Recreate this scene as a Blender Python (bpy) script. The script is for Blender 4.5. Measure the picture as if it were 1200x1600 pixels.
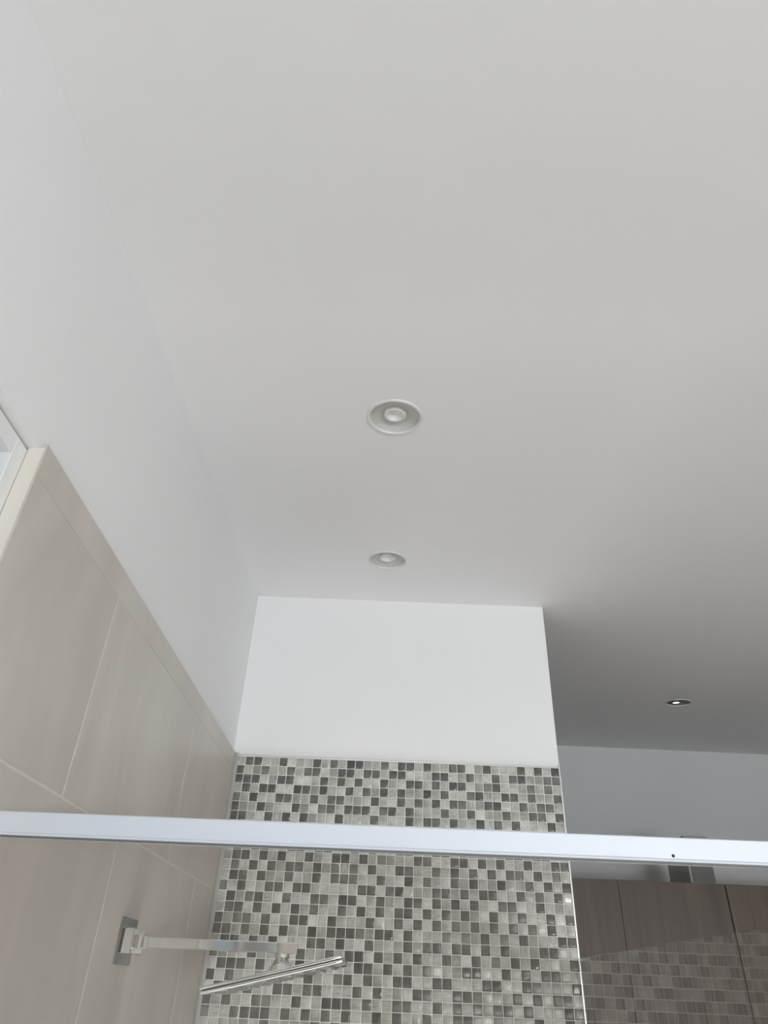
import bpy, bmesh, math, random
from mathutils import Vector, Matrix

random.seed(11)
sc = bpy.context.scene
for _o in list(bpy.data.objects):
    bpy.data.objects.remove(_o)
COL = sc.collection

# ---------------------------------------------------------------- camera
EYE = 1.80          # camera height above the floor
S = 1.077           # metres per survey unit
cam_d = bpy.data.cameras.new('camera')
cam = bpy.data.objects.new('camera', cam_d)
COL.objects.link(cam)
cam_d.sensor_fit = 'VERTICAL'
cam_d.sensor_height = 36.0
cam_d.lens = 1080.68 * 36.0 / 1600.0
cam_d.clip_start = 0.02
RIGHT = Vector((0.9993355, -0.0040222, 0.0362267))
DOWN = Vector((0.0320671, 0.5695111, -0.8213579))
FWD = Vector((-0.0173279, 0.8219738, 0.5692616))
m = Matrix.Identity(4)
for i in range(3):
    m[i][0] = RIGHT[i]
    m[i][1] = -DOWN[i]
    m[i][2] = -FWD[i]
    m[i][3] = (0, 0, EYE)[i]
cam.matrix_world = m
sc.camera = cam

# ---------------------------------------------------------------- world, daylight, exposure
world = bpy.data.worlds.new('overcast_sky')
sc.world = world
world.use_nodes = True
wb = world.node_tree.nodes['Background']
wb.inputs['Color'].default_value = (0.86, 0.94, 1.0, 1)
wb.inputs['Strength'].default_value = 0.85
sc.view_settings.view_transform = 'Standard'
sc.view_settings.look = 'None'
sc.view_settings.gamma = 1.0
sc.view_settings.use_curve_mapping = False
sc.view_settings.exposure = 0.08
REAR_Y = -3.20
REAR_WIN = (1.10, 2.50, 0.80, 1.62)     # x0, x1, z0, z1 of the big window behind the camera


def area(name, loc, target, sx, sy, power, color):
    d = bpy.data.lights.new(name, 'AREA')
    d.shape = 'RECTANGLE'
    d.size, d.size_y = sx, sy
    d.energy = power
    d.color = color
    o = bpy.data.objects.new(name, d)
    o.location = loc
    o.rotation_euler = (Vector(target) - Vector(loc)).to_track_quat('-Z', 'Y').to_euler()
    COL.objects.link(o)
    return o


area('daylight_rear_window', ((REAR_WIN[0] + REAR_WIN[1]) / 2, REAR_Y - 0.06, (REAR_WIN[2] + REAR_WIN[3]) / 2),
     ((REAR_WIN[0] + REAR_WIN[1]) / 2, 9, (REAR_WIN[2] + REAR_WIN[3]) / 2), REAR_WIN[1] - REAR_WIN[0], REAR_WIN[3] - REAR_WIN[2],
     152, (0.90, 0.955, 1.0))
# low sun through the same window, falling on the shower tray
sun_d = bpy.data.lights.new('low_sun', 'SUN')
sun_d.energy = 54
sun_d.angle = 0.03
sun_d.color = (0.98, 0.99, 1.0)
sun = bpy.data.objects.new('low_sun', sun_d)
sun.rotation_euler = Vector((-0.36, 1.0, -0.31)).to_track_quat('-Z', 'Y').to_euler()
COL.objects.link(sun)


# ---------------------------------------------------------------- helpers
def T(x, y, z):
    return Vector((S * x, S * y, EYE + S * z))


def box(bm, lo, hi, bevel=0.0, seg=1, mat=None):
    vs = [bm.verts.new((x, y, z)) for x in (lo[0], hi[0]) for y in (lo[1], hi[1]) for z in (lo[2], hi[2])]
    f = [(0, 1, 3, 2), (4, 6, 7, 5), (0, 4, 5, 1), (2, 3, 7, 6), (0, 2, 6, 4), (1, 5, 7, 3)]
    fs = [bm.faces.new([vs[i] for i in q]) for q in f]
    if bevel > 0:
        es = list({e for fc in fs for e in fc.edges})
        r = bmesh.ops.bevel(bm, geom=es, offset=bevel, segments=seg, affect='EDGES', profile=0.5)
        vs = list({v for fc in r['faces'] for v in fc.verts} | {v for v in vs if v.is_valid})
    if mat is not None:
        bmesh.ops.transform(bm, matrix=mat, verts=[v for v in vs if v.is_valid])
    return bm


def lathe(bm, prof, n=48, mat=None, cap=False):
    rings = []
    for r, z in prof:
        if r < 1e-6:
            rings.append([bm.verts.new((0, 0, z))])
        else:
            rings.append([bm.verts.new((r * math.cos(2 * math.pi * k / n), r * math.sin(2 * math.pi * k / n), z)) for k in range(n)])
    for a, b in zip(rings, rings[1:]):
        for k in range(n):
            k2 = (k + 1) % n
            q = [a[k % len(a)], a[k2 % len(a)], b[k2 % len(b)], b[k % len(b)]]
            u = []
            for v in q:
                if v not in u:
                    u.append(v)
            if len(u) > 2:
                try:
                    bm.faces.new(u)
                except ValueError:
                    pass
    vs = [v for rg in rings for v in rg]
    if mat is not None:
        bmesh.ops.transform(bm, matrix=mat, verts=vs)
    return bm


def finish(bm, name, smooth=False, angle=35, normals=True):
    if normals:
        bmesh.ops.recalc_face_normals(bm, faces=bm.faces)
    me = bpy.data.meshes.new(name)
    bm.to_mesh(me)
    bm.free()
    if smooth:
        me.polygons.foreach_set('use_smooth', [True] * len(me.polygons))
        try:
            me.set_sharp_from_angle(angle=math.radians(angle))
        except Exception:
            pass
    return me


def obj(name, data, mat=None, parent=None, smooth=False, normals=True):
    if isinstance(data, bmesh.types.BMesh):
        data = finish(data, name, smooth, normals=normals)
    if mat is not None and not data.materials:
        data.materials.append(mat)
    o = bpy.data.objects.new(name, data)
    COL.objects.link(o)
    if parent is not None:
        o.parent = parent
        o.matrix_parent_inverse = Matrix.Translation(-Vector(parent.location))
    return o


def thing(name, label, cat, loc, group=None):
    o = bpy.data.objects.new(name, None)
    o.empty_display_size = 0.05
    o.location = loc
    COL.objects.link(o)
    o['label'] = label
    o['category'] = cat
    if group:
        o['group'] = group
    return o


def struct(name, data, mat, parent=None, smooth=False):
    o = obj(name, data, mat, parent, smooth)
    if parent is None:
        o['kind'] = 'structure'
    return o


# ---------------------------------------------------------------- materials
class NT:
    def __init__(s, name):
        s.m = bpy.data.materials.new(name)
        s.m.use_nodes = True
        s.t = s.m.node_tree
        s.p = s.t.nodes['Principled BSDF']
        s.out = s.t.nodes['Material Output']

    def n(s, kind, **kw):
        nd = s.t.nodes.new(kind)
        for k, v in kw.items():
            if k in nd.inputs:
                nd.inputs[k].default_value = v
            else:
                setattr(nd, k, v)
        return nd

    def l(s, a, b):
        s.t.links.new(a, b)


def coords(nt, scale, source='Object'):
    tc = nt.n('ShaderNodeTexCoord')
    mp = nt.n('ShaderNodeMapping')
    mp.inputs['Scale'].default_value = scale
    nt.l(tc.outputs[source], mp.inputs['Vector'])
    return mp.outputs['Vector']


def ramp(nt, fac, stops):
    r = nt.n('ShaderNodeValToRGB')
    cr = r.color_ramp
    while len(cr.elements) < len(stops):
        cr.elements.new(0.5)
    for e, (pos, c) in zip(cr.elements, stops):
        e.position = pos
        e.color = (*c, 1)
    nt.l(fac, r.inputs['Fac'])
    return r.outputs['Color']


def bump(nt, height, strength, dist):
    b = nt.n('ShaderNodeBump', Strength=strength, Distance=dist)
    nt.l(height, b.inputs['Height'])
    nt.l(b.outputs['Normal'], nt.p.inputs['Normal'])


def plain(name, col, rough=0.5, metal=0.0, ior=None, coat=0.0):
    nt = NT(name)
    nt.p.inputs['Base Color'].default_value = (*col, 1)
    nt.p.inputs['Roughness'].default_value = rough
    nt.p.inputs['Metallic'].default_value = metal
    if coat:
        nt.p.inputs['Coat Weight'].default_value = coat
    return nt.m


def paint(name, col, rough=0.6):
    nt = NT(name)
    v = coords(nt, (1, 1, 1))
    no = nt.n('ShaderNodeTexNoise', Scale=2.2, Detail=3.0)
    nt.l(v, no.inputs['Vector'])
    a = tuple(c * 0.985 for c in col)
    nt.l(ramp(nt, no.outputs['Fac'], [(0.3, a), (0.7, col)]), nt.p.inputs['Base Color'])
    nt.p.inputs['Roughness'].default_value = rough
    nt.p.inputs['Specular IOR Level'].default_value = 0.3
    fine = nt.n('ShaderNodeTexNoise', Scale=260.0, Detail=2.0)
    nt.l(v, fine.inputs['Vector'])
    bump(nt, fine.outputs['Fac'], 0.08, 0.001)
    return nt.m


def stone_tile():
    nt = NT('beige_stone_tile')
    v = coords(nt, (1, 1, 1), 'UV')
    warp = nt.n('ShaderNodeTexNoise', Scale=1.7, Detail=2.0)
    nt.l(v, warp.inputs['Vector'])
    mx = nt.n('ShaderNodeMixRGB', blend_type='LINEAR_LIGHT')
    mx.inputs['Fac'].default_value = 0.18
    nt.l(v, mx.inputs[1])
    nt.l(warp.outputs['Color'], mx.inputs[2])
    mp = nt.n('ShaderNodeMapping')
    mp.inputs['Rotation'].default_value = (0, 0, 0.35)
    mp.inputs['Scale'].default_value = (7.0, 1.6, 1)
    nt.l(mx.outputs[0], mp.inputs['Vector'])
    no = nt.n('ShaderNodeTexNoise', Scale=1.0, Detail=5.0, Roughness=0.55)
    nt.l(mp.outputs['Vector'], no.inputs['Vector'])
    nt.l(ramp(nt, no.outputs['Fac'], [(0.25, (0.500, 0.455, 0.405)), (0.5, (0.570, 0.527, 0.475)), (0.78, (0.650, 0.610, 0.560))]),
         nt.p.inputs['Base Color'])
    nt.p.inputs['Roughness'].default_value = 0.32
    return nt.m


def mosaic_mat(name, dark, mid, light, rough=0.13):
    nt = NT(name)
    v = coords(nt, (20.0, 0.9, 1), 'UV')
    no = nt.n('ShaderNodeTexNoise', Scale=1.0, Detail=4.0, Roughness=0.62, Distortion=0.35)
    nt.l(v, no.inputs['Vector'])
    tc = nt.n('ShaderNodeTexCoord')
    tone = nt.n('ShaderNodeTexNoise', Scale=0.37, Detail=0.0)
    nt.l(tc.outputs['UV'], tone.inputs['Vector'])
    ad = nt.n('ShaderNodeMath', operation='MULTIPLY_ADD')
    nt.l(tone.outputs['Fac'], ad.inputs[0])
    ad.inputs[1].default_value = 0.7
    nt.l(no.outputs['Fac'], ad.inputs[2])
    sub = nt.n('ShaderNodeMath', operation='SUBTRACT')
    nt.l(ad.outputs[0], sub.inputs[0])
    sub.inputs[1].default_value = 0.35
    nt.l(ramp(nt, sub.outputs[0], [(0.3, dark), (0.52, mid), (0.74, light)]), nt.p.inputs['Base Color'])
    nt.p.inputs['Roughness'].default_value = rough
    nt.p.inputs['IOR'].default_value = 1.5
    bump(nt, no.outputs['Fac'], 0.12, 0.002)
    return nt.m


def wood_mat(name, dark, mid, light):
    nt = NT(name)
    v = coords(nt, (38.0, 38.0, 1.3))
    no = nt.n('ShaderNodeTexNoise', Scale=1.0, Detail=6.0, Roughness=0.6, Distortion=0.6)
    nt.l(v, no.inputs['Vector'])
    v2 = coords(nt, (7.0, 7.0, 0.5))
    n2 = nt.n('ShaderNodeTexNoise', Scale=1.0, Detail=3.0, Distortion=0.4)
    nt.l(v2, n2.inputs['Vector'])
    av = nt.n('ShaderNodeMath', operation='MULTIPLY_ADD')
    nt.l(no.outputs['Fac'], av.inputs[0])
    av.inputs[1].default_value = 0.5
    h = nt.n('ShaderNodeMath', operation='MULTIPLY')
    nt.l(n2.outputs['Fac'], h.inputs[0])
    h.inputs[1].default_value = 0.5
    nt.l(h.outputs[0], av.inputs[2])
    nt.l(ramp(nt, av.outputs[0], [(0.3, dark), (0.5, mid), (0.7, light)]), nt.p.inputs['Base Color'])
    nt.p.inputs['Roughness'].default_value = 0.5
    bump(nt, no.outputs['Fac'], 0.15, 0.002)
    return nt.m


def clear_glass(name, tint):
    """thin sheet: each face reflects by its angle and lets the rest straight through"""
    nt = NT(name)
    lw = nt.n('ShaderNodeLayerWeight')
    lw.inputs['Blend'].default_value = 0.5
    pw = nt.n('ShaderNodeMath', operation='POWER')
    nt.l(lw.outputs['Facing'], pw.inputs[0])
    pw.inputs[1].default_value = 5.0
    ma = nt.n('ShaderNodeMath', operation='MULTIPLY_ADD')
    nt.l(pw.outputs[0], ma.inputs[0])
    ma.inputs[1].default_value = 0.96
    ma.inputs[2].default_value = 0.04
    tr = nt.n('ShaderNodeBsdfTransparent')
    tr.inputs['Color'].default_value = (*tint, 1)
    gl = nt.n('ShaderNodeBsdfGlossy')
    gl.inputs['Roughness'].default_value = 0.0
    mx = nt.n('ShaderNodeMixShader')
    nt.l(ma.outputs[0], mx.inputs[0])
    nt.l(tr.outputs[0], mx.inputs[1])
    nt.l(gl.outputs[0], mx.inputs[2])
    nt.l(mx.outputs[0], nt.out.inputs['Surface'])
    return nt.m


def frosted_glass():
    nt = NT('frosted_glass')
    tl = nt.n('ShaderNodeBsdfTranslucent')
    tl.inputs['Color'].default_value = (0.72, 0.78, 0.79, 1)
    df = nt.n('ShaderNodeBsdfPrincipled')
    df.inputs['Base Color'].default_value = (0.36, 0.40, 0.41, 1)
    df.inputs['Specular IOR Level'].default_value = 0.2
    df.inputs['Roughness'].default_value = 0.5
    mx = nt.n('ShaderNodeMixShader')
    mx.inputs[0].default_value = 0.45
    nt.l(tl.outputs[0], mx.inputs[1])
    nt.l(df.outputs[0], mx.inputs[2])
    nt.l(mx.outputs[0], nt.out.inputs['Surface'])
    return nt.m


WHITE = paint('white_wall_paint', (0.86, 0.86, 0.865))
CEIL = paint('white_ceiling_paint', (0.845, 0.84, 0.85), 0.7)
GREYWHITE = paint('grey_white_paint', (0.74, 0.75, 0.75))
BEIGE = paint('beige_wall_paint', (0.50, 0.46, 0.41))
STONE = stone_tile()
STONE_GROUT = plain('cream_grout', (0.74, 0.69, 0.61), 0.8)
MOSAIC = {
    'D': mosaic_mat('dark_glass_mosaic', (0.072, 0.069, 0.062), (0.130, 0.125, 0.113), (0.240, 0.232, 0.214)),
    'm': mosaic_mat('mid_glass_mosaic', (0.260, 0.255, 0.240), (0.365, 0.360, 0.335), (0.470, 0.465, 0.440)),
    'L': mosaic_mat('light_glass_mosaic', (0.270, 0.268, 0.245), (0.455, 0.453, 0.418), (0.700, 0.700, 0.665)),
}
MOSAIC_GROUT = plain('pale_grout', (0.80, 0.795, 0.77), 0.8)
SILICONE = plain('grey_silicone', (0.36, 0.355, 0.335), 0.35)
ALU = plain('satin_aluminium', (0.71, 0.74, 0.80), 0.46, 0.25)
ALU_DARK = plain('shaded_aluminium_groove', (0.42, 0.44, 0.46), 0.4, 0.8)
CHROME = plain('chrome', (0.86, 0.87, 0.88), 0.06, 1.0)
DARK_CHROME = plain('darkened_chrome', (0.36, 0.36, 0.35), 0.12, 1.0)  # chrome coloured dark in place of the dark reflection on the flange
TRIM = plain('bright_edge_trim', (0.72, 0.72, 0.71), 0.3, 0.6)
RUBBER = plain('dark_rubber', (0.05, 0.05, 0.05), 0.6)
GLASS = clear_glass('clear_shower_glass', (0.972, 0.964, 0.954))
WINGLASS = clear_glass('clear_window_glass', (0.98, 0.985, 0.985))
FROST = frosted_glass()
PVC = plain('white_window_plastic', (0.82, 0.83, 0.83), 0.3)
CREAM = plain('cream_reveal_paint', (0.76, 0.715, 0.635), 0.5)
LAMPWHITE = plain('white_lamp_enamel', (0.74, 0.735, 0.725), 0.35)
LAMPDISH = plain('grey_white_lamp_dish', (0.56, 0.55, 0.535), 0.4)
LENS = plain('frosted_lamp_lens', (0.80, 0.80, 0.79), 0.25)
WOOD_A = wood_mat('brown_wood_grain', (0.072, 0.051, 0.043), (0.112, 0.083, 0.071), (0.175, 0.138, 0.121))
WOOD_B = wood_mat('warm_wood_grain', (0.082, 0.058, 0.043), (0.126, 0.094, 0.073), (0.190, 0.147, 0.118))
CARCASS = plain('dark_cabinet_carcass', (0.035, 0.030, 0.028), 0.7)
FABRIC = plain('grey_storage_fabric', (0.36, 0.36, 0.35), 0.9)
FABRIC_DARK = plain('dark_grey_panel_fabric', (0.15, 0.15, 0.147), 0.9)
FABRIC_PALE = plain('pale_grey_highlight', (0.42, 0.42, 0.41), 0.9)  # paler tone for the highlight on the box corner
FLOOR = plain('brown_floor_tile', (0.36, 0.33, 0.30), 0.35)
TRAY = plain('white_tray_enamel', (0.86, 0.86, 0.86), 0.15)

# ---------------------------------------------------------------- room shell
XL, XR = S * -0.4391, S * 0.4816          # left wall face, free end of the shower wall
YM = S * 2.0                              # face of the mosaic
YF = S * 3.98                             # far wall
XW = S * 2.55                             # right wall
ZT = EYE + S * 0.5402                     # top of the tiling
SL = 0.0766                               # ceiling rises away from the camera


def zceil(x, y):
    return EYE + S * 1.03805 - 0.00655 * x + SL * (y - YM)


bm = bmesh.new()
box(bm, (XL - 0.2, REAR_Y - 0.2, -0.12), (XW + 0.15, YF + 0.15, 0.0))
struct('floor', bm, FLOOR)

# ceiling: sloping slab with round holes for the downlights
LIGHTS = [(-0.0085, 1.0535), (-0.0208, 1.7095), (1.2893, 3.0230)]
LIGHTS = [(S * x, S * y) for x, y in LIGHTS]
R_HOLE = 0.0555
bm = bmesh.new()
x0, x1, y0, y1 = XL - 0.2, XW + 0.15, REAR_Y - 0.2, YF + 0.15
edges = []


def loop(pts):
    vs = [bm.verts.new((x, y, zceil(x, y))) for x, y in pts]
    for a, b in zip(vs, vs[1:] + vs[:1]):
        edges.append(bm.edges.new((a, b)))
    return vs


outer = loop([(x0, y0), (x1, y0), (x1, y1), (x0, y1)])
holes = []
for lx, ly in LIGHTS:
    holes.append(loop([(lx + R_HOLE * math.cos(2 * math.pi * k / 40), ly + R_HOLE * math.sin(2 * math.pi * k / 40)) for k in range(40)]))
bmesh.ops.triangle_fill(bm, use_beauty=True, use_dissolve=False, edges=edges)
TH = 0.16
for hl in holes:
    up = [bm.verts.new(v.co + Vector((0, 0, 0.09))) for v in hl]
    for k in range(len(hl)):
        k2 = (k + 1) % len(hl)
        bm.faces.new((hl[k], hl[k2], up[k2], up[k]))
    bm.faces.new(up)
top = [bm.verts.new(v.co + Vector((0, 0, TH))) for v in outer]
bm.faces.new(top)
for k in range(4):
    bm.faces.new((outer[k], outer[(k + 1) % 4], top[(k + 1) % 4], top[k]))
struct('ceiling', bm, CEIL)


def sloped_box(bm, lo, hi):
    """box whose top follows the ceiling"""
    vs = []
    for x in (lo[0], hi[0]):
        for y in (lo[1], hi[1]):
            vs += [bm.verts.new((x, y, lo[2])), bm.verts.new((x, y, zceil(x, y)))]
    for q in [(0, 1, 3, 2), (4, 6, 7, 5), (0, 4, 5, 1), (2, 3, 7, 6), (0, 2, 6, 4), (1, 5, 7, 3)]:
        bm.faces.new([vs[i] for i in q])


# left wall with its window opening
WY0, WY1 = S * -0.75, S * 0.6555
WZ0, WZ1 = EYE + S * -0.42, EYE + S * 0.5300
bm = bmesh.new()
WX = XL - 0.2
sloped_box(bm, (WX, REAR_Y - 0.2, WZ1), (XL, YM + 0.12, 0))
box(bm, (WX, REAR_Y - 0.2, 0), (XL, WY0, WZ1))
box(bm, (WX, WY1, 0), (XL, YM + 0.12, WZ1))
box(bm, (WX, WY0, 0), (XL, WY1, WZ0))
wall_left = struct('wall_left', bm, WHITE)

# the short shower wall (white above, mosaic below), then the walls beyond
bm = bmesh.new()
sloped_box(bm, (XL - 0.2, YM + 0.007, 0), (XR, YM + 0.12, 0))
wall_shower = struct('wall_shower', bm, WHITE)
bm = bmesh.new()
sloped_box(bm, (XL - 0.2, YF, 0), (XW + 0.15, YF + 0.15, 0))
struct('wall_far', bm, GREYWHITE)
bm = bmesh.new()
sloped_box(bm, (XW, REAR_Y, 0), (XW + 0.15, YF, 0))
struct('wall_right', bm, BEIGE)
bm = bmesh.new()
sloped_box(bm, (XL - 0.2, YM + 0.12, 0), (XL, YF, 0))
struct('wall_recess', bm, WHITE)
bm = bmesh.new()
rx0, rx1, rz0, rz1 = REAR_WIN
sloped_box(bm, (XL, REAR_Y - 0.15, rz1), (XW + 0.15, REAR_Y, 0))
box(bm, (XL, REAR_Y - 0.15, 0), (rx0, REAR_Y, rz1))
box(bm, (rx1, REAR_Y - 0.15, 0), (XW + 0.15, REAR_Y, rz1))
box(bm, (rx0, REAR_Y - 0.15, 0), (rx1, REAR_Y, rz0))
struct('wall_rear', bm, BEIGE)


def frame_bm(axis, a0, a1, z0, z1, d0, d1, w, mullions=0):
    """window frame in the plane across `axis`; d0..d1 is its depth"""
    bm = bmesh.new()

    def bar(p0, p1, q0, q1):
        if axis == 'x':
            box(bm, (d0, p0, q0), (d1, p1, q1), 0.001)
        else:
            box(bm, (p0, d0, q0), (p1, d1, q1), 0.003)
    bar(a0, a0 + w, z0, z1)
    bar(a1 - w, a1, z0, z1)
    bar(a0 + w, a1 - w, z0, z0 + w)
    bar(a0 + w, a1 - w, z1 - w, z1)
    for k in range(mullions):
        c = a0 + (a1 - a0) * (k + 1) / (mullions + 1)
        bar(c - w * .6, c + w * .6, z0 + w, z1 - w)
    return bm


# window in the left wall: cream reveal, white frame, frosted pane
FD = 0.013
win1 = struct('window_1', frame_bm('x', WY0 + 0.004, WY1 - 0.004, WZ0 + 0.004, WZ1 - 0.004, XL - FD - 0.05, XL - FD, 0.026), PVC)
bm = bmesh.new()
box(bm, (XL - FD - 0.024, S * 0.13, WZ0 + 0.028), (XL - FD - 0.018, WY1 - 0.028, WZ1 - 0.028))
obj('pane', bm, FROST, win1)
bm = bmesh.new()
box(bm, (XL - FD - 0.050, S * 0.09, WZ0 + 0.031), (XL - FD - 0.001, S * 0.13, WZ1 - 0.031), 0.001)
obj('mullion', bm, PVC, win1)
bm = bmesh.new()
box(bm, (XL - FD - 0.024, WY0 + 0.028, WZ0 + 0.028), (XL - FD - 0.018, S * 0.09, WZ1 - 0.028))
obj('pane', bm, WINGLASS, win1)
bm = bmesh.new()
box(bm, (XL - FD, WY1 - 0.004, WZ0), (XL + 0.0085, WY1 + 0.001, WZ1))
obj('reveal_edge', bm, CREAM, win1)
win2 = struct('window_2', frame_bm('y', rx0, rx1, rz0, rz1, REAR_Y - 0.05, REAR_Y - 0.01, 0.045, 1), PVC)
bm = bmesh.new()
box(bm, (rx0 + .045, REAR_Y - 0.033, rz0 + .045), (rx1 - .045, REAR_Y - 0.028, rz1 - .045))
obj('pane', bm, WINGLASS, win2)

# ---------------------------------------------------------------- large beige tiles of the left wall
TX = XL + 0.0075
G = 0.0021                                 # half a joint
ZJ = EYE + S * 0.1965
ROW = S * (0.4940 - 0.1965)
COLW = S * 0.5585
OFF_UP, OFF_LOW = S * 0.9742, S * 1.2250
Y_END = YM - 0.004


def stone_piece(y0, y1, z0, z1):
    bm = bmesh.new()
    box(bm, (XL + 0.0012, y0, z0), (TX, y1, z1), 0.0003)
    uv = bm.loops.layers.uv.new('UVMap')
    ox, oy = random.uniform(0, 40), random.uniform(0, 40)
    for f in bm.faces:
        for lp in f.loops:
            lp[uv].uv = (lp.vert.co.y * 1.0 + ox, lp.vert.co.z + oy)
    return obj('tile', bm, STONE, wall_left)


def stone_course(z0, z1, offset, COLW=COLW):
    k = math.floor((REAR_Y - offset) / COLW)
    while True:
        a, b = offset + k * COLW + G, offset + (k + 1) * COLW - G
        k += 1
        if a > Y_END:
            break
        a, b = max(a, REAR_Y + 0.002), min(b, Y_END)
        if b - a < 0.01:
            continue
        if z1 <= WZ0 or z0 >= WZ1 or b <= WY0 or a >= WY1 + 0.001:
            stone_piece(a, b, z0, z1)
            continue
        # cut round the window
        if a < WY0 - 0.01:
            stone_piece(a, WY0, z0, z1)
        if b > WY1 + 0.01:
            stone_piece(WY1 + 0.0015, b, z0, z1)
        c, d = max(a, WY0), min(b, WY1)
        if d > c:
            if z0 < WZ0 - 0.01:
                stone_piece(c, d, z0, WZ0)


stone_course(ZJ + ROW + 0.0002, ZT, S * 0.58, 3 * COLW)
stone_course(ZJ + G, ZJ + ROW - 0.0002, OFF_UP)
z, r = ZJ, 0
while z > 0.02:
    stone_course(max(z - ROW + G, 0.001), z - G, OFF_LOW if r % 2 == 0 else OFF_UP)
    z -= ROW
    r += 1
bm = bmesh.new()
gx0, gx1 = XL + 0.0002, TX - 0.0012
box(bm, (gx0, WY1 + 0.002, 0.001), (gx1, Y_END - 0.001, ZT - 0.001))
box(bm, (gx0, REAR_Y + 0.002, 0.001), (gx1, WY0 - 0.001, ZT - 0.02))
box(bm, (gx0, WY0 - 0.001, 0.001), (gx1, WY1 + 0.002, WZ0 - 0.001))
obj('grout', bm, STONE_GROUT, wall_left)

# ---------------------------------------------------------------- glass mosaic of the shower wall
PAT = [
    "LDDLLDLmLDLDLDDmLDLDDLDLLDDLLDLLLDLDLD",
    "DLLDLLDLDDLmDDLDDLDDLLLDDLLDLLDLDDLLDD",
    "DDDLmDDLLLDLDLDLLDmLDDLDLDDLLDDLLLDLDL",
    "mDLDDLLDDmDLLDLDLDLDLLDLDLLDDLLDDLDLLD",
    "DLDLLDDmLDLDDLmLDLLDLDLDLDDLLDDLLDLDDL",
    "DLmDmLLDLLDDLDDDLDDLDLLLDLLDLLLDLLDDLD",
    "DDLLDLDLDLLLDLLLDLLLDLDDLDLLDLDLDLLLDL",
    "LDLDLLDLLDLLDLDDLLDLDLLDLDLLDLLDDLLDLD",
    "DLLDDLLDLLDDLLDLDDLLLDDLLLDLDDLLDLDLLD",
    "LDLDDLLDDLDDLLDLDLLDDmLDDLLmLLLDDLDDLL",
    "mDDLDLDLLDmLDDLDLDLLLDDLLDDLDLDLLDLLDD",
    "LDLDLDmDDLDLDLDLDLLDDmLDLDLDLDLDDLDLDL",
    "LDDLDLLDLLDLDDDLLDLLDLDLLDLDLLDLLDLDLD",
    "DLDLLDDLDDLLLLLDDLDDLmLDDLDLDDLLDLDLDL",
    "LDLDDLLDLLDDLDDLLDmLDDLDLDLDLLDDLLDLLL",
    "mDDLDLDLDLDLLDLDLDLDDLDLDLDLLDLLDLLDLD",
    "DmDDLDLmDDLLDLmLDLLDLDLDLDLDLDLDLDLDLL",
    "DDLDLDLDLLDLDDDDLDDLDLLLDLDLDLDLDLLLDD",
    "LDDLDLDLLLDDLDLLDmLLDLDDLDDLDLDLLLDDLL",
    "DLLLDmLLLDmLDLDDLDLDLDLLDLLDLDLDLDLLLD",
    "LDDDLDLLLDLLLLLDDLDLDLDLLLDDLLDLDLDDLL",
    "DLDLLLLLLLDLLDDLDLLDDLLDDLLLDDLLDDLLLD",
    "LDLmDLLDDLDDLLLDLDLLLDDLLDDDLLLDLDLDDL",
    "DLDLLDDLLDLLDDDLDLLDDLLDLDLDLDDLDLLLDD",
    "DLLDDDDLDLDLDLDLmDLDLLDLLDDLLDLLLDLLDL",
]
for r_ in PAT:
    assert len(r_) == 38, r_
NC = 38
PIT = S * 0.02378
PITZ = S * 0.02382
MX0, MZ0 = S * -0.4125, EYE + S * 0.5196    # centre of the first tile
NROWS = int((MZ0 - 0.02) / PITZ) + 1
rs = random.Random(5)
while len(PAT) < NROWS:
    row, run = '', 0
    for c in range(NC):
        ch = rs.choices('DLm', (0.40, 0.56, 0.04))[0]
        row += ch
    PAT.append(row)
TW = PIT - 0.0019
TZ = PITZ - 0.0019
TD = 0.0042


def mosaic_geo(bm, uv, cx, cz, yface, swap, ou, ov, rot=None, mi=0):
    """one cushion-edged glass tile, front towards -y"""
    hw, hz = TW / 2, TZ / 2
    rings = [(hw, hz, TD), (hw, hz, 0.0012), (hw - 0.0011, hz - 0.0011, 0.00025), (hw - 0.0042, hz - 0.0042, 0.0)]
    vr = []
    for a, b, d in rings:
        vr.append([Vector((sx * a, d, sz * b)) for sx, sz in ((-1, -1), (1, -1), (1, 1), (-1, 1))])
    vv = []
    for rg in vr:
        vv.append([])
        for p in rg:
            q = rot @ p if rot is not None else p
            v = bm.verts.new((q.x + cx, q.y + yface, q.z + cz))
            vv[-1].append((v, p))
    faces = []
    for a, b in zip(vv, vv[1:]):
        for k in range(4):
            k2 = (k + 1) % 4
            faces.append([a[k], a[k2], b[k2], b[k]])
    faces.append(vv[-1])
    for q in faces:
        f = bm.faces.new([v for v, _ in q])
        f.smooth = True
        f.material_index = mi
        for lp, (v, p) in zip(f.loops, q):
            a, b = p.x / TW + 0.5, p.z / TZ + 0.5
            if swap:
                a, b = b, a
            lp[uv].uv = (a * 0.92 + ou, b * 0.92 + ov)


def rnd_uv():
    return random.randint(0, 60) * 1.0, random.randint(0, 60) * 1.0


variants = {'D': [], 'L': [], 'm': []}
for key, n in (('D', 26), ('L', 40), ('m', 8)):
    for k in range(n):
        bm = bmesh.new()
        uv = bm.loops.layers.uv.new('UVMap')
        ou, ov = rnd_uv()
        mosaic_geo(bm, uv, 0, 0, 0, random.random() < 0.45, ou, ov)
        me = finish(bm, 'tile', normals=False)
        me.materials.append(MOSAIC[key])
        variants[key].append(me)
tile_pos = lambda r, c: (MX0 + c * PIT, MZ0 - r * PITZ)
single = set()
hidden = {(20, 7), (20, 8), (21, 5), (21, 6)}
for r in range(17, 25):
    for c in range(NC):
        if (r, c) not in hidden:
            single.add((r, c))
rest = bmesh.new()
uvr = rest.loops.layers.uv.new('UVMap')


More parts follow.
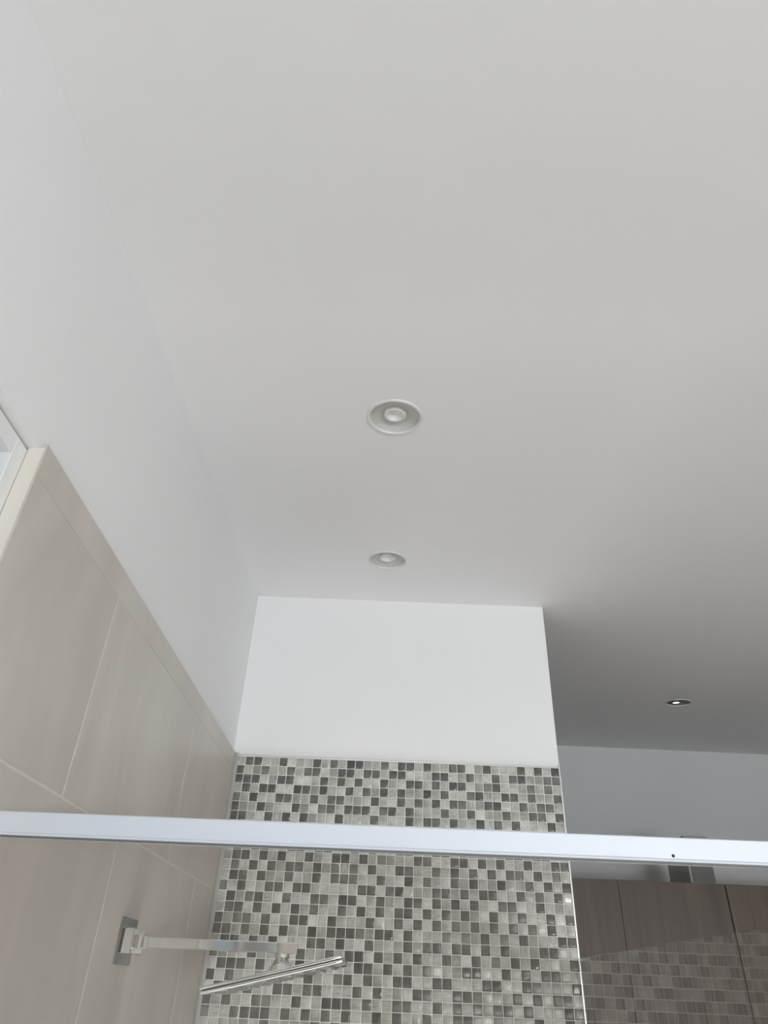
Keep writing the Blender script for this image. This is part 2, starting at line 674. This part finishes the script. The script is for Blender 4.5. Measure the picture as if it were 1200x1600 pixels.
def tilt():
    k = 0.040 if random.random() < 0.07 else 0.013
    return Matrix.Rotation(random.gauss(0, k), 3, 'X') @ Matrix.Rotation(random.gauss(0, k), 3, 'Z')



for r in range(NROWS):
    for c in range(NC):
        key = PAT[r][c]
        x, z = tile_pos(r, c)
        if (r, c) in single:
            o = obj('tile', random.choice(variants[key]), None, wall_shower)
            o.location = (x, YM + random.uniform(-0.0003, 0.0003), z)
            o.rotation_euler = tilt().to_euler()
        else:
            ou, ov = rnd_uv()
            mosaic_geo(rest, uvr, x, z, YM + random.uniform(-0.0003, 0.0003), random.random() < 0.45, ou, ov, tilt(), 'DLm'.index(key))
me = finish(rest, 'mosaic_tiles', normals=False)
for k in 'DLm':
    me.materials.append(MOSAIC[k])
rest_o = obj('mosaic_tiles', me, None, wall_shower)
rest_o['kind'] = 'stuff'
bm = bmesh.new()
box(bm, (MX0 - PIT * .5 - 0.002, YM + 0.0016, 0.001), (XR - 0.004, YM + 0.0069, MZ0 + PITZ * .5 + 0.001))
obj('grout', bm, MOSAIC_GROUT, wall_shower)

# bright edge strip beside the mosaic, thin one on top, silicone in the corner
bm = bmesh.new()
box(bm, (XR - 0.0040, YM - 0.0010, 0.001), (XR + 0.0008, YM + 0.03, ZT + 0.001), 0.0008)
struct('trim_1', bm, TRIM)
bm = bmesh.new()
ztm = MZ0 + PITZ * .5
box(bm, (XL + 0.012, YM - 0.0012, ztm + 0.0012), (XR - 0.0054, YM + 0.0068, ztm + 0.0056), 0.0006)
struct('trim_2', bm, TRIM)
bm = bmesh.new()
n = 8
lo, hi = [], []
for k in range(n + 1):
    a = math.pi / 2 * k / n
    px = TX + 0.0125 * (1 - math.sin(a))
    py = YM - 0.0125 * (1 - math.cos(a))
    lo.append(bm.verts.new((px, py - 0.0002, 0.001)))
    hi.append(bm.verts.new((px, py - 0.0002, ZT - 0.001)))
cl, ch = bm.verts.new((XL + 0.001, YM + 0.003, 0.001)), bm.verts.new((XL + 0.001, YM + 0.003, ZT - 0.001))
for k in range(n):
    bm.faces.new((lo[k], lo[k + 1], hi[k + 1], hi[k]))
bm.faces.new((lo[-1], cl, ch, hi[-1]))
bm.faces.new((cl, lo[0], hi[0], ch))
bm.faces.new(hi + [ch])
struct('trim_3', bm, SILICONE, smooth=True)

# ---------------------------------------------------------------- shower screen
YR = S * 0.80
RZ0, RZ1 = EYE + S * 0.1218, EYE + S * 0.1458
screen = thing('shower_screen', 'frameless clear glass shower screen under a pale satin metal header rail', 'shower screen', (0, YR, 0))
bm = bmesh.new()
RX0, RX1 = TX + 0.0003, XR + 0.018
# header profile (y, z), front towards the camera: lip at the foot of the face, groove underneath
prof = [(-.0005, .0034), (-.0022, .0030), (-.0030, .0016), (-.0022, .0002), (-.0004, 0), (.0030, 0), (.0034, .004), (.0074, .004),
        (.0078, 0), (.0225, 0), (.0235, .001), (.0235, .0248), (.0225, .0258), (.0012, .0258), (.0, .0246)]
ra = [bm.verts.new((RX0, YR + y, RZ0 + z)) for y, z in prof]
rb = [bm.verts.new((RX1, YR + y, RZ0 + z)) for y, z in prof]
for k in range(len(prof)):
    k2 = (k + 1) % len(prof)
    bm.faces.new((ra[k], ra[k2], rb[k2], rb[k]))
bm.faces.new(ra)
bm.faces.new(rb)
rail = obj('header_rail', bm, ALU, screen)
bm = bmesh.new()
lathe(bm, [(0, -0.0012), (0.0012, -0.0011), (0.0019, -0.0004), (0.0019, 0.0006)], 12,
      Matrix.Translation((S * 0.3019, YR - 0.0002, RZ0 + 0.0062)) @ Matrix.Rotation(math.radians(-90), 4, 'X'))
obj('screw', bm, RUBBER, rail)
bm = bmesh.new()
box(bm, (RX0 + 0.003, YR + 0.0004, RZ0 - 0.0020), (XR - 0.012, YR + 0.0032, RZ0 - 0.0001))
obj('gap_shade', bm, plain('dark_grey_gap_shade', (0.14, 0.145, 0.15), 0.5), rail)  # dark strip added as the shaded gap under the rail
bm = bmesh.new()
box(bm, (TX + 0.003, YR + 0.0035, 0.03), (XR - 0.012, YR + 0.0075, RZ0 + 0.0035))
obj('front_pane', bm, GLASS, screen)
bm = bmesh.new()
GX = XR - 0.0052
ZP = EYE + S * 0.0814
box(bm, (GX - 0.008, YR + 0.03, 0.03), (GX, YM - 0.003, ZP), 0.0006)
obj('side_pane', bm, GLASS, screen)
bm = bmesh.new()
box(bm, (TX + 0.0004, YR - 0.002, 0.005), (TX + 0.0026, YR + 0.014, RZ0 - 0.0004))
obj('wall_channel', bm, ALU, screen)
bm = bmesh.new()
box(bm, (XR - 0.011, YR - 0.001, 0.005), (XR + 0.016, YR + 0.022, RZ0 - 0.0004), 0.002)
obj('corner_post', bm, ALU, screen)
bm = bmesh.new()
box(bm, (TX + 0.0004, YR - 0.002, 0.0005), (XR - 0.0115, YR + 0.016, 0.028), 0.001)
box(bm, (GX - 0.012, YR + 0.024, 0.0005), (GX + 0.004, YM - 0.003, 0.028), 0.001)
obj('bottom_channel', bm, ALU, screen)

# white shower tray under the screen
bm = bmesh.new()
tx0, tx1, ty0, ty1 = TX + 0.003, GX - 0.014, YR + 0.024, YM - 0.004
box(bm, (tx0, ty0, 0.0004), (tx1, ty1, 0.012))
for lo_, hi_ in (((tx0, ty0), (tx1, ty0 + .03)), ((tx0, ty1 - .03), (tx1, ty1)), ((tx0, ty0 + .03), (tx0 + .03, ty1 - .03)), ((tx1 - .03, ty0 + .03), (tx1, ty1 - .03))):
    box(bm, (*lo_, 0.0125), (*hi_, 0.026), 0.004)
struct('floor_shower', bm, TRAY)
# ---------------------------------------------------------------- shower head on its arm
AY, AZ = S * 1.375, EYE + S * 0.0535
AX1 = S * -0.1415
head = thing('rain_shower', 'square chrome rain shower head tilted on a flat wall arm before the mosaic', 'shower head', (TX, AY, AZ))
bm = bmesh.new()
box(bm, (TX + 0.0003, AY - 0.050, AZ - 0.036), (TX + 0.0040, AY + 0.036, AZ + 0.036), 0.0008)
fl = obj('flange', bm, DARK_CHROME, head)
bm = bmesh.new()
box(bm, (TX + 0.004, AY - 0.040, AZ - 0.0195), (TX + 0.0225, AY + 0.030, AZ + 0.0195), 0.0015, 2)
obj('collar', bm, CHROME, fl)
bm = bmesh.new()
box(bm, (TX + 0.0225, AY - 0.020, AZ - 0.0115), (TX + 0.034, AY + 0.018, AZ + 0.0115), 0.0012, 2)
obj('stub', bm, CHROME, fl)
bm = bmesh.new()
AH = 0.0082
box(bm, (TX + 0.034, AY - 0.012, AZ - AH), (AX1 - 0.037, AY + 0.012, AZ + AH), 0.0012, 2)
obj('arm', bm, CHROME, head)
bm = bmesh.new()
box(bm, (AX1 - 0.0362, AY - 0.0122, AZ - AH - .0003), (AX1, AY + 0.0122, AZ + AH + .0003), 0.0014, 2)
obj('arm_end', bm, CHROME, head)
NX = S * -0.1665
TILT = math.radians(13.0)
HC = Vector((NX, AY, EYE + S * 0.0145))
bm = bmesh.new()
lathe(bm, [(0.0, 0.0), (0.0125, 0.0), (0.0132, -0.001), (0.0132, -0.0075), (0.0110, -0.0085), (0.0110, -0.0100), (0.0132, -0.0110),
           (0.0132, -0.0165), (0.0115, -0.0178), (0, -0.0178)], 32, Matrix.Translation((NX, AY, AZ - AH)))
obj('nut', bm, CHROME, head, True)
bm = bmesh.new()
RT = Matrix.Translation(HC) @ Matrix.Rotation(-TILT, 4, 'Y')
lathe(bm, [(0.0, 0.0270), (0.0080, 0.0262), (0.0110, 0.0215), (0.0150, 0.0195), (0.0190, 0.0150), (0.0208, 0.0100), (0.0212, 0.0052), (0.0, 0.0052)], 32, RT)
obj('ball_joint', bm, CHROME, head, True)
HW = 0.117
bm = bmesh.new()
box(bm, (-HW, -HW, 0.0010), (HW, HW, 0.0058), 0.0016, 3, RT)
plate = obj('head_plate', bm, CHROME, head, True)
bm = bmesh.new()
box(bm, (-HW + 0.003, -HW + 0.003, -0.0006), (HW - 0.003, HW - 0.003, 0.0011), 0, 1, RT)
obj('seam', bm, RUBBER, plate)
bm = bmesh.new()
box(bm, (-HW, -HW, -0.0052), (HW, HW, -0.0005), 0.0016, 3, RT)
spray = obj('spray_plate', bm, CHROME, head, True)
bm = bmesh.new()
for i in range(10):
    for j in range(10):
        lathe(bm, [(0.0026, -0.0050), (0.0024, -0.0068), (0.0014, -0.0076), (0, -0.0076)], 8,
              RT @ Matrix.Translation(((i - 4.5) * 0.021, (j - 4.5) * 0.021, 0)))
noz = obj('nozzles', bm, plain('grey_nozzle_rubber', (0.22, 0.22, 0.22), 0.5), spray)
noz['kind'] = 'stuff'

# ---------------------------------------------------------------- recessed downlights


def downlight(label, k, dish_mat, lamp_mat, group=None, lens_mat=LENS, lens_prof=None, shift=(0, 0, 0)):
    x, y = LIGHTS[k]
    t = thing('downlight', label, 'downlight', (x, y, zceil(x, y)), group)
    t.rotation_euler = (math.atan(SL), math.atan(0.00655), 0)
    parts = {}

    def add(name, prof, mat, parent=t, off=(0, 0, 0)):
        bm = bmesh.new()
        lathe(bm, prof, 56, Matrix.Translation(off))
        o = obj(name, bm, mat, None, True)
        o.parent = parent
        return o
    add('trim_ring', [(0.0535, 0.004), (0.0545, -0.0006), (0.0562, -0.0026), (0.0588, -0.0032), (0.0612, -0.0024), (0.0625, -0.0006), (0.0626, 0.0), (0.0560, 0.0), (0.0548, 0.006)], LAMPWHITE)
    add('dish', [(0.0546, 0.0004), (0.0525, 0.0042), (0.0480, 0.0082), (0.0420, 0.0112), (0.0350, 0.0128), (0.0290, 0.0132), (0.0262, 0.0126), (0.0262, 0.0280), (0.0290, 0.0280), (0.0300, 0.0150), (0.0420, 0.0130), (0.0500, 0.0090), (0.0546, 0.0040)], dish_mat)
    ring = add('lamp_ring', [(0.0158, 0.0120), (0.0166, 0.0078), (0.0186, 0.0050), (0.0212, 0.0046), (0.0238, 0.0062), (0.0254, 0.0100), (0.0258, 0.0140), (0.0258, 0.0270), (0.0158, 0.0270), (0.0158, 0.0120)], lamp_mat, t, shift)
    add('lens', lens_prof or [(0.0, 0.0152), (0.0050, 0.0148), (0.0100, 0.0132), (0.0140, 0.0102), (0.0166, 0.0078), (0.0168, 0.0090), (0.0150, 0.0180), (0.0, 0.0180)], lens_mat, ring, shift)
    return t


downlight('white round recessed downlight in the middle of the ceiling, away from the walls', 0, LAMPDISH, LAMPWHITE, 'recessed ceiling downlights')
downlight('white round recessed downlight in the ceiling close to the white wall above the mosaic', 1, LAMPDISH, LAMPWHITE, 'recessed ceiling downlights')
glow_lens = NT('glowing_lamp_lens')
glow_lens.p.inputs['Base Color'].default_value = (0.9, 0.9, 0.9, 1)
glow_lens.p.inputs['Emission Color'].default_value = (1.0, 0.98, 0.95, 1)
glow_lens.p.inputs['Emission Strength'].default_value = 1.4  # emission put into the lens to make the one bright spot
downlight('small downlight with one bright spot in the shaded ceiling over the wooden cupboards', 2,
          plain('shaded_lamp_bowl', (0.22, 0.22, 0.22), 0.35), plain('dark_lamp_ring', (0.12, 0.12, 0.12), 0.3), 'recessed ceiling downlights', glow_lens.m,  # bowl coloured darker to stand for the shadow inside the fitting
          [(0.0, 0.0052), (0.0100, 0.0056), (0.0150, 0.0070), (0.0160, 0.0110), (0.0150, 0.0180), (0.0, 0.0180)], (-0.011, 0, -0.0075))

# ---------------------------------------------------------------- tall wooden cupboards against the far wall
CY = S * 3.40
CTOP = EYE + S * 0.4385


def cupboard(x0, x1, mat, label, split):
    t = thing('tall_cupboard', label, 'cupboard', ((x0 + x1) / 2, (CY + YF) / 2, 0), 'tall wooden cupboards')
    bm = bmesh.new()
    box(bm, (x0 + 0.001, CY + 0.020, 0.0), (x1 - 0.001, YF - 0.003, CTOP - 0.016))
    obj('carcass', bm, CARCASS, t)
    bm = bmesh.new()
    box(bm, (x0, CY + 0.0195, CTOP - 0.016), (x1, YF - 0.002, CTOP), 0.001)
    obj('top_panel', bm, mat, t)
    for a, b in ((x0, split), (split, x1)):
        bm = bmesh.new()
        box(bm, (a + 0.0012, CY, 0.09), (b - 0.0012, CY + 0.019, CTOP - 0.0005), 0.0008)
        d = obj('door', bm, mat, t)
        bm = bmesh.new()
        hx = b - 0.045 if a == x0 else a + 0.045
        box(bm, (hx - 0.006, CY - 0.028, 1.0), (hx + 0.006, CY - 0.018, 1.22), 0.003)
        box(bm, (hx - 0.005, CY - 0.019, 1.01), (hx + 0.005, CY + 0.001, 1.022))
        box(bm, (hx - 0.005, CY - 0.019, 1.198), (hx + 0.005, CY + 0.001, 1.21))
        obj('handle', bm, ALU, d)
    bm = bmesh.new()
    box(bm, (x0 + 0.002, CY + 0.05, 0.0), (x1 - 0.002, CY + 0.062, 0.088))
    obj('plinth', bm, mat, t)
    return t


SEAM = S * 1.4855
cupboard(S * 0.555, SEAM - 0.003, WOOD_A, 'brown wood-grain tall cupboard beside the mosaic wall, grey box on top', S * 1.0195)
cupboard(SEAM + 0.003, S * 2.416, WOOD_B, 'warmer brown tall cupboard beyond the dark vertical gap, nothing on top', S * 1.951)

# grey fabric box on the first cupboard
bx0, bx1, by0, by1 = S * 1.348, S * 1.455, CY + 0.012, CY + 0.285
bz0, bz1 = CTOP + 0.0006, EYE + S * 0.630
sbox = thing('storage_box', 'grey fabric storage box standing on top of the brown wooden cupboard', 'box', ((bx0 + bx1) / 2, (by0 + by1) / 2, bz0))
bm = bmesh.new()
w = 0.006
box(bm, (bx0, by0, bz0), (bx1, by0 + w, bz1), 0.002)
box(bm, (bx0, by1 - w, bz0), (bx1, by1, bz1), 0.002)
box(bm, (bx0, by0 + w, bz0), (bx0 + w, by1 - w, bz1))
box(bm, (bx1 - w, by0 + w, bz0), (bx1, by1 - w, bz1))
box(bm, (bx0 + w, by0 + w, bz0), (bx1 - w, by1 - w, bz0 + w))
obj('body', bm, FABRIC, sbox)
bm = bmesh.new()
box(bm, (bx0 + 0.006, by0 - 0.003, bz0 + 0.003), (bx1 - 0.002, by0 - 0.0002, bz1 - 0.012), 0.001)
front = obj('front_panel', bm, FABRIC_DARK, sbox)
bm = bmesh.new()
box(bm, (S * 1.362, by0 - 0.007, EYE + S * 0.510), (S * 1.425, by0 - 0.0032, EYE + S * 0.524), 0.0015)
obj('handle', bm, RUBBER, front)
bm = bmesh.new()
box(bm, (bx0 - 0.003, by0 - 0.004, bz0 + 0.001), (bx0 + 0.0055, by0 - 0.0002, bz1 - 0.004), 0.001)
obj('edge_highlight', bm, FABRIC_PALE, sbox)  # pale strip painted in as the highlight along the front corner
